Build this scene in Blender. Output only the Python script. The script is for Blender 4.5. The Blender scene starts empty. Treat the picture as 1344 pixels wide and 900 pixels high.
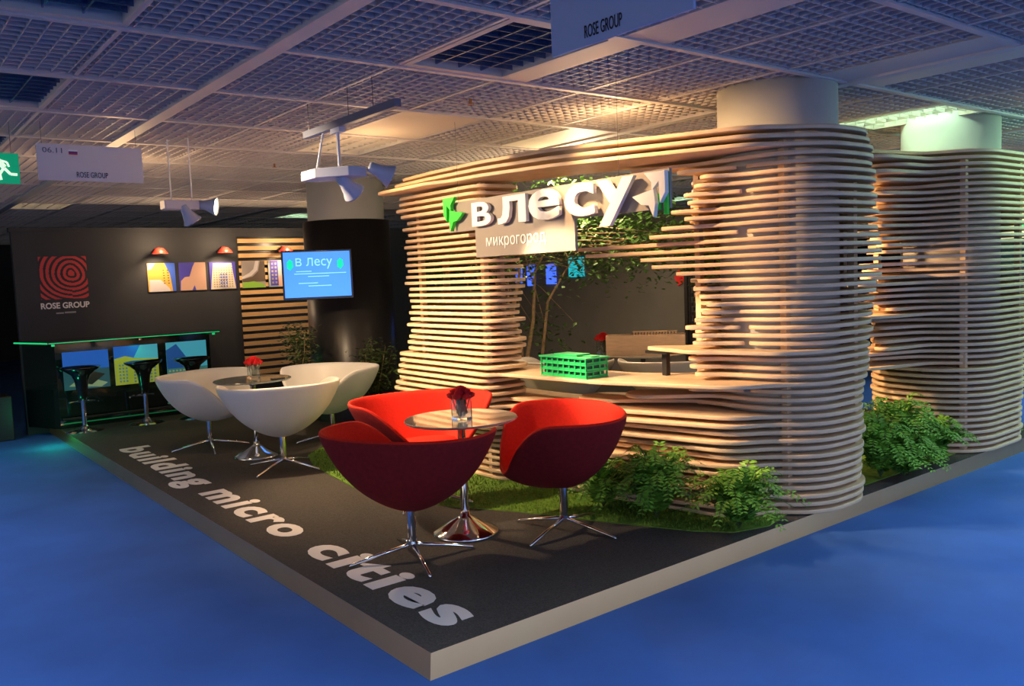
import bpy, bmesh, math, random
import numpy as np
from mathutils import Vector, Matrix
random.seed(7)
PI = math.pi
SC = bpy.context.scene
C = SC.collection

# ---------------------------------------------------------------- camera, world, exposure
cam_d = bpy.data.cameras.new('camera'); cam = bpy.data.objects.new('camera', cam_d); C.objects.link(cam)
R = ((0.7854605647557029, 0.08136906484784237, -0.6135395476246336),
     (-0.6176176276827057, 0.038977589813595885, -0.7855120708607284),
     (-0.04000208981089741, 0.9959215946941361, 0.0808703285058878))
cam.matrix_world = Matrix([[*R[0], -1.807873], [*R[1], -2.968621], [*R[2], 1.7], [0, 0, 0, 1]])
cam_d.sensor_width = 36.0; cam_d.lens = 36.0 * 1108.41 / 1344.0; cam_d.clip_end = 200
SC.camera = cam
SC.view_settings.view_transform = 'Standard'; SC.view_settings.look = 'None'
SC.view_settings.exposure = 0.85; SC.view_settings.gamma = 1.0; SC.view_settings.use_curve_mapping = False

W = bpy.data.worlds.new('world'); SC.world = W; W.use_nodes = True
bg = W.node_tree.nodes['Background']; bg.inputs[0].default_value = (0.50, 0.60, 0.95, 1); bg.inputs[1].default_value = 0.68

def lamp(name, kind, loc, energy, color, target=None, size=0.3, size_y=None, spot=None, blend=0.5):
    d = bpy.data.lights.new(name, kind); o = bpy.data.objects.new(name, d); C.objects.link(o)
    o.location = loc; d.energy = energy; d.color = color
    if kind == 'AREA':
        d.size = size
        if size_y: d.shape = 'RECTANGLE'; d.size_y = size_y
    else: d.shadow_soft_size = size
    if spot: d.spot_size = math.radians(spot); d.spot_blend = blend
    if target is not None:
        o.rotation_euler = (Vector(target) - Vector(loc)).to_track_quat('-Z', 'Y').to_euler()
    return o
WARM = (1.0, 0.62, 0.30); WARM2 = (1.0, 0.70, 0.42); COOL = (0.55, 0.72, 1.0)
lamp('spot_light', 'SPOT', (0.95, 1.60, 2.20), 150, WARM2, (2.9, 0.70, 0.85), 0.04, spot=47, blend=0.5)
lamp('spot_light', 'SPOT', (1.40, 1.15, 2.78), 115, WARM, (2.8, 0.25, 1.6), 0.04, spot=80, blend=0.8)
lamp('spot_light', 'SPOT', (0.72, 1.95, 2.20), 80, WARM2, (2.05, 2.7, 0.8), 0.05, spot=60, blend=0.9)
lamp('spot_light', 'SPOT', (0.62, 3.72, 2.28), 170, WARM2, (1.7, 2.5, 0.2), 0.05, spot=86, blend=0.8)
lamp('spot_light', 'SPOT', (-0.70, 2.70, 2.78), 330, WARM2, (2.2, 1.9, 1.2), 0.04, spot=62, blend=0.7)
lamp('spot_light', 'SPOT', (3.98, 1.12, 1.70), 75, WARM, (5.0, 0.55, 1.35), 0.04, spot=120, blend=0.6)
lamp('spot_light', 'SPOT', (3.9, 3.6, 2.75), 300, WARM2, (4.8, 3.8, 0.6), 0.08, spot=125, blend=0.7)
lamp('warm_ceiling_fill', 'POINT', (0.1, 4.7, 2.45), 12, WARM, size=0.12)  # added fill that warms the ceiling, not tied to a fixture
lamp('warm_ceiling_fill', 'POINT', (1.5, 3.0, 2.50), 6, WARM, size=0.12)  # second added warm fill below the ceiling grid
lamp('pavilion_fill', 'POINT', (2.55, 1.35, 2.66), 7, WARM, size=0.08)  # added fill above the lintel to warm the ceiling
lamp('pavilion_fill', 'POINT', (3.8, 3.0, 2.45), 42, WARM2, size=0.12)  # added fill brightening the pavilion interior and the ceiling over it
for x, y, e, c in ((-2.4, 0.6, 150, COOL), (-2.0, 3.6, 130, COOL), (0.6, -2.3, 130, COOL), (3.7, -2.1, 190, (0.5, 0.72, 1.0)), (6.6, -2.0, 260, (0.45, 0.75, 1.0)), (-1.1, -1.2, 80, COOL), (-2.0, 6.8, 90, (0.4, 0.85, 1.0)), (9.0, 0.6, 160, (0.45, 0.75, 1.0))):
    lamp('floor_fill', 'SPOT', (x, y, 2.82), e, c, (x, y, 0), 0.35, spot=112, blend=1.0)  # added fills from above to brighten the blue floor
lamp('area_fill', 'AREA', (-8.5, 5.0, 2.80), 420, (1.0, 0.86, 0.66), (-11.5, 6.0, 1.0), 1.5, 1.5)  # added to brighten the left wall reflected in the platform edge
lamp('spot_light', 'SPOT', (0.45, 3.80, 2.28), 90, WARM2, (2.5, 5.2, 0.5), 0.05, spot=60, blend=0.8)
lamp('area_fill', 'AREA', (2.0, -5.5, 2.80), 60, COOL, (2.0, -5.5, 0), 1.5, 1.5)  # added cool area fill, out of view

# ---------------------------------------------------------------- materials
MATS = {}
def mat(name, col, rough=0.6, metal=0.0, noise=0.0, nscale=20.0, bump=0.0, bscale=200.0, emit=None, estr=0.0, coat=0.0, trans=0.0, ior=1.45, stretch=None, spec=None, coord='Object'):
    if name in MATS: return MATS[name]
    m = bpy.data.materials.new(name); m.use_nodes = True; nt = m.node_tree; b = nt.nodes['Principled BSDF']
    b.inputs['Base Color'].default_value = (*col, 1); b.inputs['Roughness'].default_value = rough; b.inputs['Metallic'].default_value = metal
    b.inputs['IOR'].default_value = ior
    if spec is not None: b.inputs['Specular IOR Level'].default_value = spec
    if coat: b.inputs['Coat Weight'].default_value = coat; b.inputs['Coat Roughness'].default_value = 0.08
    if trans: b.inputs['Transmission Weight'].default_value = trans
    if emit: b.inputs['Emission Color'].default_value = (*emit, 1); b.inputs['Emission Strength'].default_value = estr
    tc = nt.nodes.new('ShaderNodeTexCoord'); mp = nt.nodes.new('ShaderNodeMapping'); nt.links.new(tc.outputs[coord], mp.inputs[0])
    if stretch: mp.inputs['Scale'].default_value = stretch
    if noise:
        n = nt.nodes.new('ShaderNodeTexNoise'); n.inputs['Scale'].default_value = nscale; n.inputs['Detail'].default_value = 5
        nt.links.new(mp.outputs[0], n.inputs['Vector'])
        r = nt.nodes.new('ShaderNodeMapRange'); r.inputs[1].default_value = 0.25; r.inputs[2].default_value = 0.75
        r.inputs[3].default_value = 1 - noise; r.inputs[4].default_value = 1 + noise; nt.links.new(n.outputs['Fac'], r.inputs[0])
        v = nt.nodes.new('ShaderNodeVectorMath'); v.operation = 'SCALE'; v.inputs[0].default_value = col; nt.links.new(r.outputs[0], v.inputs['Scale'])
        nt.links.new(v.outputs[0], b.inputs['Base Color'])
    if bump:
        n = nt.nodes.new('ShaderNodeTexNoise'); n.inputs['Scale'].default_value = bscale; n.inputs['Detail'].default_value = 3
        nt.links.new(mp.outputs[0], n.inputs['Vector'])
        bp = nt.nodes.new('ShaderNodeBump'); bp.inputs['Strength'].default_value = bump; bp.inputs['Distance'].default_value = 0.01
        nt.links.new(n.outputs['Fac'], bp.inputs['Height']); nt.links.new(bp.outputs[0], b.inputs['Normal'])
    MATS[name] = m; return m

M_floor = mat('blue_carpet', (0.036, 0.125, 0.42), 0.85, noise=0.18, nscale=1.6, bump=0.25, bscale=350)
M_carpet = mat('charcoal_carpet', (0.088, 0.080, 0.072), 0.95, noise=0.35, nscale=120, bump=0.6, bscale=260, spec=0.1)
M_metal = mat('warm_tinted_steel', (1.0, 0.64, 0.29), 0.32, 1.0, noise=0.05, nscale=3)  # orange tint stands in for warm light reflected in the steel
M_chrome = mat('chrome', (0.85, 0.85, 0.87), 0.09, 1.0)
M_wood = mat('birch_plywood', (0.72, 0.51, 0.31), 0.55, noise=0.12, nscale=9, stretch=(1, 1, 6))
M_woodslat = mat('oak_slat', (0.60, 0.36, 0.15), 0.5, noise=0.15, nscale=7, stretch=(1, 6, 8))
M_ceil = mat('ceiling_metal', (0.55, 0.51, 0.49), 0.55, 0.0, noise=0.05, nscale=3)
M_ceilpan = mat('ceiling_panel', (0.60, 0.54, 0.46), 0.6)
M_plenum = mat('plenum', (0.10, 0.11, 0.15), 0.9)
M_col = mat('column_paint', (0.62, 0.60, 0.54), 0.7, noise=0.05, nscale=4)
M_black = mat('black_matt', (0.018, 0.016, 0.016), 0.33, noise=0.1, nscale=3)
M_blackgloss = mat('black_gloss', (0.010, 0.010, 0.011), 0.12, coat=0.5)
M_wallblack = mat('anthracite_wall', (0.030, 0.030, 0.034), 0.65, noise=0.15, nscale=2)
M_wallgrey = mat('grey_wall', (0.12, 0.115, 0.105), 0.75, noise=0.12, nscale=2)
M_dark = mat('hall_wall', (0.03, 0.032, 0.035), 0.8, noise=0.2, nscale=1)
M_teal = mat('teal_partition', (0.01, 0.06, 0.055), 0.6)
M_white = mat('white_shell', (0.80, 0.76, 0.68), 0.40, noise=0.03, nscale=4)
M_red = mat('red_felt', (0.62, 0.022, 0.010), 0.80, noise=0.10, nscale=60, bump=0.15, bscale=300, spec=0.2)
M_redshade = mat('red_felt_shaded', (0.22, 0.014, 0.014), 0.85, noise=0.14, nscale=40, bump=0.15, bscale=300, spec=0.2)  # same red felt, darkened for the shaded outside of the shell
M_glass = mat('table_glass', (0.55, 0.62, 0.58), 0.03, 0.0, trans=0.65, ior=1.5, coat=1.0)
M_vase = mat('vase_glass', (0.85, 0.9, 0.88), 0.02, trans=0.95, ior=1.45)
M_rose = mat('rose_petal', (0.38, 0.008, 0.015), 0.6)
M_rosered = mat('red_petal', (0.75, 0.02, 0.02), 0.6)
M_leaf = mat('leaf', (0.06, 0.14, 0.025), 0.5, noise=0.5, nscale=12)
M_leafdark = mat('leaf_dark', (0.07, 0.11, 0.03), 0.5, noise=0.5, nscale=12)
M_fern = mat('fern_leaf', (0.16, 0.38, 0.035), 0.5, noise=0.45, nscale=9)
M_bark = mat('bark', (0.34, 0.24, 0.12), 0.85, noise=0.3, nscale=30)
M_grass = mat('turf', (0.12, 0.24, 0.02), 0.8, noise=0.35, nscale=30)
M_letter = mat('floor_vinyl', (0.80, 0.74, 0.70), 0.6)
M_signmetal = mat('sign_plate', (0.30, 0.26, 0.22), 0.55, 0.0, noise=0.06, nscale=5)
M_signwhite = mat('sign_white', (0.86, 0.85, 0.82), 0.4)
M_signgreen = mat('sign_green', (0.03, 0.80, 0.05), 0.4)
M_printblack = mat('print_black', (0.01, 0.01, 0.012), 0.5)
M_green3d = mat('green_acrylic', (0.02, 0.52, 0.14), 0.35)
M_ledgreen = mat('green_led', (0.02, 0.9, 0.25), 0.4, emit=(0.02, 1.0, 0.30), estr=0.26)
M_barglass = mat('bar_glass', (0.008, 0.014, 0.013), 0.06, coat=0.6)
M_lampred = mat('lamp_red', (0.55, 0.03, 0.02), 0.3)
M_logo = mat('logo_red', (0.60, 0.05, 0.05), 0.6)
M_fixture = mat('fixture_grey', (0.42, 0.47, 0.60), 0.4, 0.0)
M_fixglow = mat('lamp_glow', (1, 0.9, 0.7), 0.4, emit=(1.0, 0.82, 0.5), estr=14)
M_tube = mat('tube_glow', (0.8, 1, 0.9), 0.4, emit=(0.55, 1.0, 0.75), estr=14)
M_tubewarm = mat('tube_warm', (1, 0.9, 0.7), 0.4, emit=(1.0, 0.85, 0.6), estr=3)
M_louver = mat('louver', (0.20, 0.28, 0.45), 0.25, 0.8)
M_exit = mat('exit_green', (0.0, 0.20, 0.10), 0.4, emit=(0.0, 0.35, 0.16), estr=0.35)
M_exitw = mat('exit_white', (0.8, 0.9, 0.8), 0.4, emit=(0.7, 0.9, 0.65), estr=0.5)
M_board = mat('sign_board', (0.62, 0.62, 0.68), 0.5)
M_boardblue = mat('sign_board_blue', (0.36, 0.46, 0.68), 0.5)
M_wire = mat('wire', (0.1, 0.1, 0.1), 0.5, 0.5)
def flat(name, col, emit=0.0, rough=0.5): return mat(name, col, rough, emit=col if emit else None, estr=emit)

# ---------------------------------------------------------------- mesh helpers
class MB:
    def __init__(s): s.v = []; s.f = []; s.m = []
    def add(s, vs, fs, mi=0):
        n = len(s.v); s.v += [tuple(v) for v in vs]; s.f += [tuple(i + n for i in f) for f in fs]; s.m += [mi] * len(fs); return s
    def box(s, x0, x1, y0, y1, z0, z1, mi=0, mtx=None):
        vs = [(x, y, z) for z in (z0, z1) for y in (y0, y1) for x in (x0, x1)]
        if mtx: vs = [tuple(mtx @ Vector(v)) for v in vs]
        return s.add(vs, [(0, 2, 3, 1), (4, 5, 7, 6), (0, 1, 5, 4), (2, 6, 7, 3), (0, 4, 6, 2), (1, 3, 7, 5)], mi)
    def tube(s, pts, rad, n=8, mi=0, cap=True):
        pts = [Vector(p) for p in pts]; rs = rad if isinstance(rad, (list, tuple)) else [rad] * len(pts)
        rings = []; up = Vector((0, 0, 1))
        for i, p in enumerate(pts):
            d = (pts[min(i + 1, len(pts) - 1)] - pts[max(i - 1, 0)]).normalized()
            a = d.cross(up)
            if a.length < 1e-3: a = d.cross(Vector((1, 0, 0)))
            a.normalize(); b = d.cross(a).normalized()
            rings.append([p + (a * math.cos(t) + b * math.sin(t)) * rs[i] for t in [2 * PI * k / n for k in range(n)]])
        vs = [v for r in rings for v in r]
        fs = [(i * n + k, i * n + (k + 1) % n, (i + 1) * n + (k + 1) % n, (i + 1) * n + k) for i in range(len(pts) - 1) for k in range(n)]
        if cap: fs += [tuple(range(n - 1, -1, -1)), tuple((len(pts) - 1) * n + k for k in range(n))]
        return s.add(vs, fs, mi)
    def lathe(s, prof, n=32, c=(0, 0, 0), mi=0):
        vs = [(c[0] + r * math.cos(2 * PI * k / n), c[1] + r * math.sin(2 * PI * k / n), c[2] + z) for r, z in prof for k in range(n)]
        fs = [(i * n + k, i * n + (k + 1) % n, (i + 1) * n + (k + 1) % n, (i + 1) * n + k) for i in range(len(prof) - 1) for k in range(n)]
        if prof[0][0] > 1e-4: fs.append(tuple(range(n - 1, -1, -1)))
        if prof[-1][0] > 1e-4: fs.append(tuple((len(prof) - 1) * n + k for k in range(n)))
        return s.add(vs, fs, mi)
    def prism(s, poly, z0, z1, mi=0, mtx=None):
        n = len(poly); vs = [(x, y, z0) for x, y in poly] + [(x, y, z1) for x, y in poly]
        if mtx: vs = [tuple(mtx @ Vector(v)) for v in vs]
        return s.add(vs, [tuple(range(n - 1, -1, -1)), tuple(range(n, 2 * n))] + [(i, (i + 1) % n, n + (i + 1) % n, n + i) for i in range(n)], mi)
    def mesh(s, name, mats, smooth=False, fix=True):
        me = bpy.data.meshes.new(name); me.from_pydata(s.v, [], s.f)
        for m in (mats if isinstance(mats, (list, tuple)) else [mats]): me.materials.append(m)
        me.polygons.foreach_set('material_index', s.m)
        if smooth: me.polygons.foreach_set('use_smooth', [True] * len(s.f))
        if fix:
            b = bmesh.new(); b.from_mesh(me); bmesh.ops.remove_doubles(b, verts=b.verts, dist=1e-6); bmesh.ops.recalc_face_normals(b, faces=b.faces); b.to_mesh(me); b.free()
        me.update(); return me
def link(name, me, parent=None, loc=None):
    o = bpy.data.objects.new(name, me); C.objects.link(o)
    if parent: o.parent = parent
    if loc: o.location = loc
    return o
def obj(name, mb, mats, parent=None, smooth=False, bevel=0, loc=None, fix=True):
    o = link(name, mb.mesh(name, mats, smooth, fix), parent, loc)
    if bevel:
        md = o.modifiers.new('bevel', 'BEVEL'); md.width = bevel; md.segments = 2; md.limit_method = 'ANGLE'
    if smooth == 'auto': pass
    return o
def tag(o, label, cat, group=None, kind=None):
    o['label'] = label; o['category'] = cat
    if group: o['group'] = group
    if kind: o['kind'] = kind
    return o
def thing(name, label, cat, loc=(0, 0, 0), rz=0, group=None):
    o = bpy.data.objects.new(name, None); C.objects.link(o); o.location = loc; o.rotation_euler = (0, 0, rz); o.empty_display_size = 0.1
    return tag(o, label, cat, group)
def struct(name, mb, mats, **k):
    o = obj(name, mb, mats, **k); o['kind'] = 'structure'; return o
def dup(root, loc, rz, label, group=None):
    r = root.copy(); C.objects.link(r); r.location = loc; r.rotation_euler = (0, 0, rz); r['label'] = label
    if group: r['group'] = group
    for ch in list(root.children):
        c = ch.copy(); C.objects.link(c); c.parent = r
        for g in ch.children:
            d = g.copy(); C.objects.link(d); d.parent = c
    return r
def shift_bevel(o): return o
def evaluated(o):
    dg = bpy.context.evaluated_depsgraph_get(); dg.update()
    me = bpy.data.meshes.new_from_object(o.evaluated_get(dg)); return me
def text_mesh(body, size, extrude, offset=0.0, sx=1.0, fit=None, spacing=1.0, m=None):
    """text as a mesh in its own XY plane, lower-left at the origin; fit = (width, height) of the box it is stretched to"""
    c = bpy.data.curves.new('text', 'FONT'); c.body = body; c.size = size; c.extrude = extrude; c.offset = offset; c.space_character = spacing; c.resolution_u = 4
    t = bpy.data.objects.new('text', c); C.objects.link(t); me = evaluated(t); bpy.data.objects.remove(t); bpy.data.curves.remove(c)
    n = len(me.vertices); co = np.empty(n * 3); me.vertices.foreach_get('co', co); co = co.reshape(-1, 3)
    mn = co.min(0); mx = co.max(0)
    if fit:
        co[:, 0] = (co[:, 0] - mn[0]) * fit[0] / (mx[0] - mn[0])
        if fit[1]: co[:, 1] = (co[:, 1] - mn[1]) * fit[1] / (mx[1] - mn[1])
    else: co[:, 0] *= sx
    me.vertices.foreach_set('co', co.ravel()); me.materials.clear(); me.materials.append(m); me.update()
    return me
def place_text(name, me, origin, xdir, ydir, parent=None):
    """put text so that its x axis runs along xdir and its y axis along ydir"""
    x = Vector(xdir).normalized(); y = Vector(ydir).normalized(); z = x.cross(y)
    m = Matrix([[x[0], y[0], z[0], origin[0]], [x[1], y[1], z[1], origin[1]], [x[2], y[2], z[2], origin[2]], [0, 0, 0, 1]])
    me.transform(m); return link(name, me, parent)

PH = 0.105     # platform height
CH = 2.85      # ceiling height

# ---------------------------------------------------------------- the hall
struct('floor', MB().add([(-14, -14, 0), (26, -14, 0), (26, 26, 0), (-14, 26, 0)], [(0, 1, 2, 3)]), M_floor)
struct('ceiling_slab', MB().box(-14, 26, -6.5, 26, 3.45, 3.55), M_plenum)
struct('wall_back', MB().box(-14, 26, 22, 22.2, 0, 3.5), M_dark)
struct('wall_right', MB().box(20, 20.2, -14, 22, 0, 3.5), M_dark)
struct('wall_left', MB().box(-12.2, -12, -3, 22, 0, 3.5), M_col)

# open-cell ceiling
PX, PY, X0, Y0 = 0.69, 1.02, -0.07, 0.04
XN = range(-13, 21); YN = range(-4, 19)
blank = {}      # (i, j): list of sub rectangles left without grid
def cell(i, j): return X0 + PX * i, X0 + PX * (i + 1), Y0 + PY * j, Y0 + PY * (j + 1)
troffers = [(-2, 0, 0, 'dark'), (-2, 2, 0, 'dark'), (-2, 4, 0, 'dark'), (1, 0, 0, 'dark'), (7, 0, 0, 'lit'), (2, 3, 0, 'warm'), (5, 8, 0, 'warm'), (7, 14, 0, 'lit'), (0, 9, 0, 'warm'), (6, 10, 0, 'lit'), (-2, 7, 0, 'dark'), (13, 6, 0, 'lit')]
panels = [(2, -1, 0.0, 0.45), (2, 0, 0.0, 0.30), (4, -1, 0.45, 1.0), (5, -1, 0.0, 0.5), (2, 2, 0.0, 1.0), (4, 2, 0.25, 1.0), (3, 0, 0.0, 0.0)]
tro = {(a, b) for a, b, _, _ in troffers}
pan = {(a, b): (u0, u1) for a, b, u0, u1 in panels}
g = MB(); bl = 0.0022; hh = 0.042; step = 0.0768
for i in XN:
    for j in YN:
        x0, x1, y0, y1 = cell(i, j)
        if (i, j) in tro: continue
        a0, a1 = x0, x1
        if (i, j) in pan:
            u0, u1 = pan[(i, j)]
            if u0 <= 0.0: a0 = x0 + PX * u1
            else: a1 = x0 + PX * u0
            if a1 - a0 < 0.06: continue
        far = (x0 + 1.8) ** 2 + (y0 + 3) ** 2 > 15 ** 2
        st = step * (2 if far else 1)
        nx = max(1, round((a1 - a0) / st)); ny = round(PY / st)
        for k in range(nx):
            x = a0 + (a1 - a0) * (k + 0.5) / nx; g.box(x - bl, x + bl, y0, y1, CH, CH + hh)
        for k in range(ny):
            y = y0 + PY * (k + 0.5) / ny; g.box(a0, a1, y - bl, y + bl, CH, CH + hh)
struct('ceiling', g, M_ceil, fix=False)
# carrier bars: thin ones along every row and column, wide ones on the main axes
t = MB()
for j in list(YN) + [YN[-1] + 1]:
    y = Y0 + PY * j; t.box(X0 + PX * XN[0], X0 + PX * (XN[-1] + 1), y - 0.020, y + 0.020, CH - 0.012, CH + 0.045)
struct('trim_1', t, M_ceil, fix=False)
t = MB()
for i in list(XN) + [XN[-1] + 1]:
    w = 0.045 if i % 5 == 0 else 0.010
    x = X0 + PX * i; t.box(x - w, x + w, Y0 + PY * YN[0], Y0 + PY * (YN[-1] + 1), CH - (0.018 if i % 5 == 0 else 0.004), CH + 0.045)
struct('trim_2', t, M_ceil, fix=False)
k = 0
for (i, j), (u0, u1) in pan.items():
    if u1 - u0 < 0.05: continue
    x0, x1, y0, y1 = cell(i, j); k += 1
    o = struct('trim_%d' % (k + 2), MB().box(x0 + PX * u0 + 0.012, x0 + PX * u1 - 0.012, y0 + 0.022, y1 - 0.022, CH - 0.002, CH + 0.012), M_ceilpan)
tn = {'dark': 0, 'lit': 0, 'warm': 0}
tlab = {(-2, 0): 'unlit recessed louvred ceiling light at the top left edge of the picture', (-2, 2): 'unlit blue louvred ceiling light left of the wide ceiling beam',
        (-2, 4): 'unlit recessed ceiling light just above the running man exit sign', (1, 0): 'unlit recessed louvred ceiling light beside the hanging blue board',
        (7, 0): 'lit pale green louvred ceiling light beside the nearest column top', (2, 3): 'lit narrow ceiling light behind the hanging track projector',
        (5, 8): 'lit ceiling light above the black clad column', (7, 14): 'lit pale green ceiling light just above the black wall', (0, 9): 'lit ceiling light above the logo wall',
        (6, 10): 'lit ceiling light far behind the black clad column', (-2, 7): 'unlit recessed ceiling light behind the 06.11 board', (13, 6): 'lit ceiling light far back behind the slatted tower'}
for i, j, _, kind in troffers:
    x0, x1, y0, y1 = cell(i, j)
    x0 += 0.06; x1 -= 0.02; y0 += 0.07; y1 -= 0.07
    th = thing('ceiling_light', tlab.get((i, j), 'recessed louvred ceiling light'), 'ceiling light', ((x0 + x1) / 2, (y0 + y1) / 2, CH), 0, 'recessed ceiling lights')
    hx, hy = (x1 - x0) / 2, (y1 - y0) / 2
    f = MB(); e = 0.022
    for a in ((-hx, hx, -hy - 0.05, -hy), (-hx, hx, hy, hy + 0.05), (-hx - 0.04, -hx, -hy - 0.05, hy + 0.05), (hx, hx + 0.012, -hy - 0.05, hy + 0.05)): f.box(*a, -0.004, 0.12)
    obj('frame', f, M_ceilpan, th)
    rb = MB().box(-hx, hx, -hy, hy, 0.12, 0.13); obj('reflector', rb, M_louver if kind == 'dark' else M_ceilpan, th)
    l = MB(); n = 9
    for q in range(1, n): y = -hy + 2 * hy * q / n; l.box(-hx, hx, y - 0.002, y + 0.002, 0.015, 0.06)
    for q in range(1, 4): x = -hx + 2 * hx * q / 4; l.box(x - 0.004, x + 0.004, -hy, hy, 0.015, 0.07)
    obj('louver', l, M_louver if kind == 'dark' else M_ceilpan, th)
    tb = MB()
    for q in (0.25, 0.75):
        x = -hx + 2 * hx * q; tb.tube([(x, -hy + 0.03, 0.095), (x, hy - 0.03, 0.095)], 0.013, 8)
    obj('lamp_tube', tb, {'dark': M_signwhite, 'lit': M_tube, 'warm': M_tubewarm}[kind], th)

# ---------------------------------------------------------------- columns
def column(x, y, r, label, wrap=None):
    th = thing('round_column', label, 'column', (x, y, 0), 0, None)
    obj('shaft', MB().lathe([(r, PH + 0.0062), (r, CH + 0.10)], 64), M_col, th, smooth=False)
    if wrap:
        obj('cladding', MB().lathe([(wrap + 0.0, PH + 0.001), (wrap, 2.39), (r + 0.002, 2.39), (r + 0.002, PH + 0.001), (wrap, PH + 0.001)], 64), M_black, th)
    for p in th.children:
        for f in p.data.polygons:
            if abs(f.normal.z) < 0.5: f.use_smooth = True
    return th
column(3.15, 0.42, 0.385, 'white round column rising out of the nearest slatted tower')
column(5.75, 0.48, 0.385, 'white round column rising out of the slatted tower at the right edge')
column(2.85, 6.05, 0.44, 'round column clad in black board behind the white armchairs', 0.50)

# ---------------------------------------------------------------- stand platform
PXE, PYE = 6.75, 8.95
plat = thing('stand_platform', 'raised dark carpeted platform with a brushed steel edge on the blue floor', 'platform'); plat['kind'] = 'structure'
obj('carpet', MB().box(0.023, PXE - 0.023, 0.023, PYE - 0.023, 0.0, PH), M_carpet, plat)
ed = MB()
def edge_strip(p, q, nrm):
    (x0, y0), (x1, y1) = p, q; nx, ny = nrm; w = 0.02
    prof = [(0.002, 0), (-0.022, PH + 0.001), (-0.027, PH - 0.002)]   # out, up
    n = len(prof); vs = []
    for (x, y), s in ((p, 1), (q, -1)):
        for o_, z in prof:
            tx, ty = (x1 - x0), (y1 - y0); L = math.hypot(tx, ty); tx /= L; ty /= L
            vs.append((x + nx * o_ - tx * o_ * s * 1.0, y + ny * o_ - ty * o_ * s * 1.0, z))
    ed.add(vs, [(i, i + 1, n + i + 1, n + i) for i in range(n - 1)])
edge_strip((0, PYE), (0, 0), (-1, 0)); edge_strip((0, 0), (PXE, 0), (0, -1)); edge_strip((PXE, 0), (PXE, PYE), (1, 0))
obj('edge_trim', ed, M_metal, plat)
for word, y0, y1 in (('building', 6.10, 3.90), ('micro', 3.63, 2.04), ('cities', 1.74, 0.20)):
    me = text_mesh(word, 0.38, 0.0008, offset=0.0145, fit=(y0 - y1, None), m=M_letter, spacing=1.16)
    me.transform(Matrix.Scale(1.0, 4)); place_text('floor_lettering', me, (0.215, y0, PH + 0.0015), (0, -1, 0), (1, 0, 0), plat)

# artificial turf
def poly_fill(pts, z, name, m, parent=None, thick=0.012):
    b = MB().prism(pts, z, z + thick); return obj(name, b, m, parent)
turf = [(1.42, 4.30), (1.27, 3.87), (1.20, 3.34), (1.14, 2.80), (1.21, 2.33), (1.38, 1.85), (1.62, 1.43), (1.80, 0.98), (1.96, 0.63), (2.10, 0.33), (2.25, 0.14), (2.50, 0.07), (2.9, 0.16), (6.5, 0.16), (6.5, 1.6), (3.0, 1.6), (2.9, 4.6), (1.9, 4.75)]
tf = thing('artificial_turf', 'bright green artificial turf around the slatted towers', 'turf'); tf['kind'] = 'stuff'
poly_fill(turf, PH, 'turf_mat', M_grass, tf, 0.006)
def inside(x, y, P):
    c = False; n = len(P)
    for i in range(n):
        x1, y1 = P[i]; x2, y2 = P[i - 1]
        if (y1 > y) != (y2 > y) and x < (x2 - x1) * (y - y1) / (y2 - y1) + x1: c = not c
    return c
bl_ = MB(); rr = random.Random(3)
for _ in range(26000):
    x = rr.uniform(1.15, 3.0); y = rr.uniform(0.04, 4.7)
    if not inside(x, y, turf): continue
    a = rr.uniform(0, PI); h = rr.uniform(0.012, 0.026); w = 0.0035; dx, dy = math.cos(a) * w, math.sin(a) * w; lx, ly = rr.uniform(-.008, .008), rr.uniform(-.008, .008)
    bl_.add([(x - dx, y - dy, PH + 0.005), (x + dx, y + dy, PH + 0.005), (x + lx, y + ly, PH + 0.004 + h)], [(0, 1, 2)])
obj('grass_blades', bl_, M_grass, tf, fix=False)

# ---------------------------------------------------------------- contour layers
def contour(fn, x0, x1, y0, y1, h=0.03):
    xs = np.arange(x0, x1 + h, h); ys = np.arange(y0, y1 + h, h); X, Y = np.meshgrid(xs, ys, indexing='ij'); F = fn(X, Y)
    nx, ny = F.shape; pts = {}; adj = {}
    def ept(i, j, d):
        key = (i, j, d)
        if key not in pts:
            a = F[i, j]; b = F[i + 1, j] if d == 0 else F[i, j + 1]; t_ = a / (a - b)
            pts[key] = (xs[i] + (h * t_ if d == 0 else 0), ys[j] + (h * t_ if d == 1 else 0))
        return key
    S = F < 0
    cells = np.argwhere((S[:-1, :-1] != S[1:, :-1]) | (S[:-1, :-1] != S[:-1, 1:]) | (S[1:, 1:] != S[1:, :-1]) | (S[1:, 1:] != S[:-1, 1:]))
    for i, j in cells:
        i = int(i); j = int(j)
        c = (S[i, j], S[i + 1, j], S[i + 1, j + 1], S[i, j + 1])
        E = []
        if c[0] != c[1]: E.append(ept(i, j, 0))
        if c[1] != c[2]: E.append(ept(i + 1, j, 1))
        if c[3] != c[2]: E.append(ept(i, j + 1, 0))
        if c[0] != c[3]: E.append(ept(i, j, 1))
        for a, b in zip(E[::2], E[1::2]): adj.setdefault(a, []).append(b); adj.setdefault(b, []).append(a)
    loops = []; seen = set()
    for s in adj:
        if s in seen: continue
        lp = [s]; seen.add(s); cur = s
        while True:
            nxt = [q for q in adj[cur] if q not in seen]
            if not nxt: break
            cur = nxt[0]; seen.add(cur); lp.append(cur)
        P = np.array([pts[q] for q in lp])
        if len(P) < 8: continue
        for _ in range(3): P = (P * 2 + np.roll(P, 1, 0) + np.roll(P, -1, 0)) / 4     # soften
        loops.append(P)
    return loops
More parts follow.
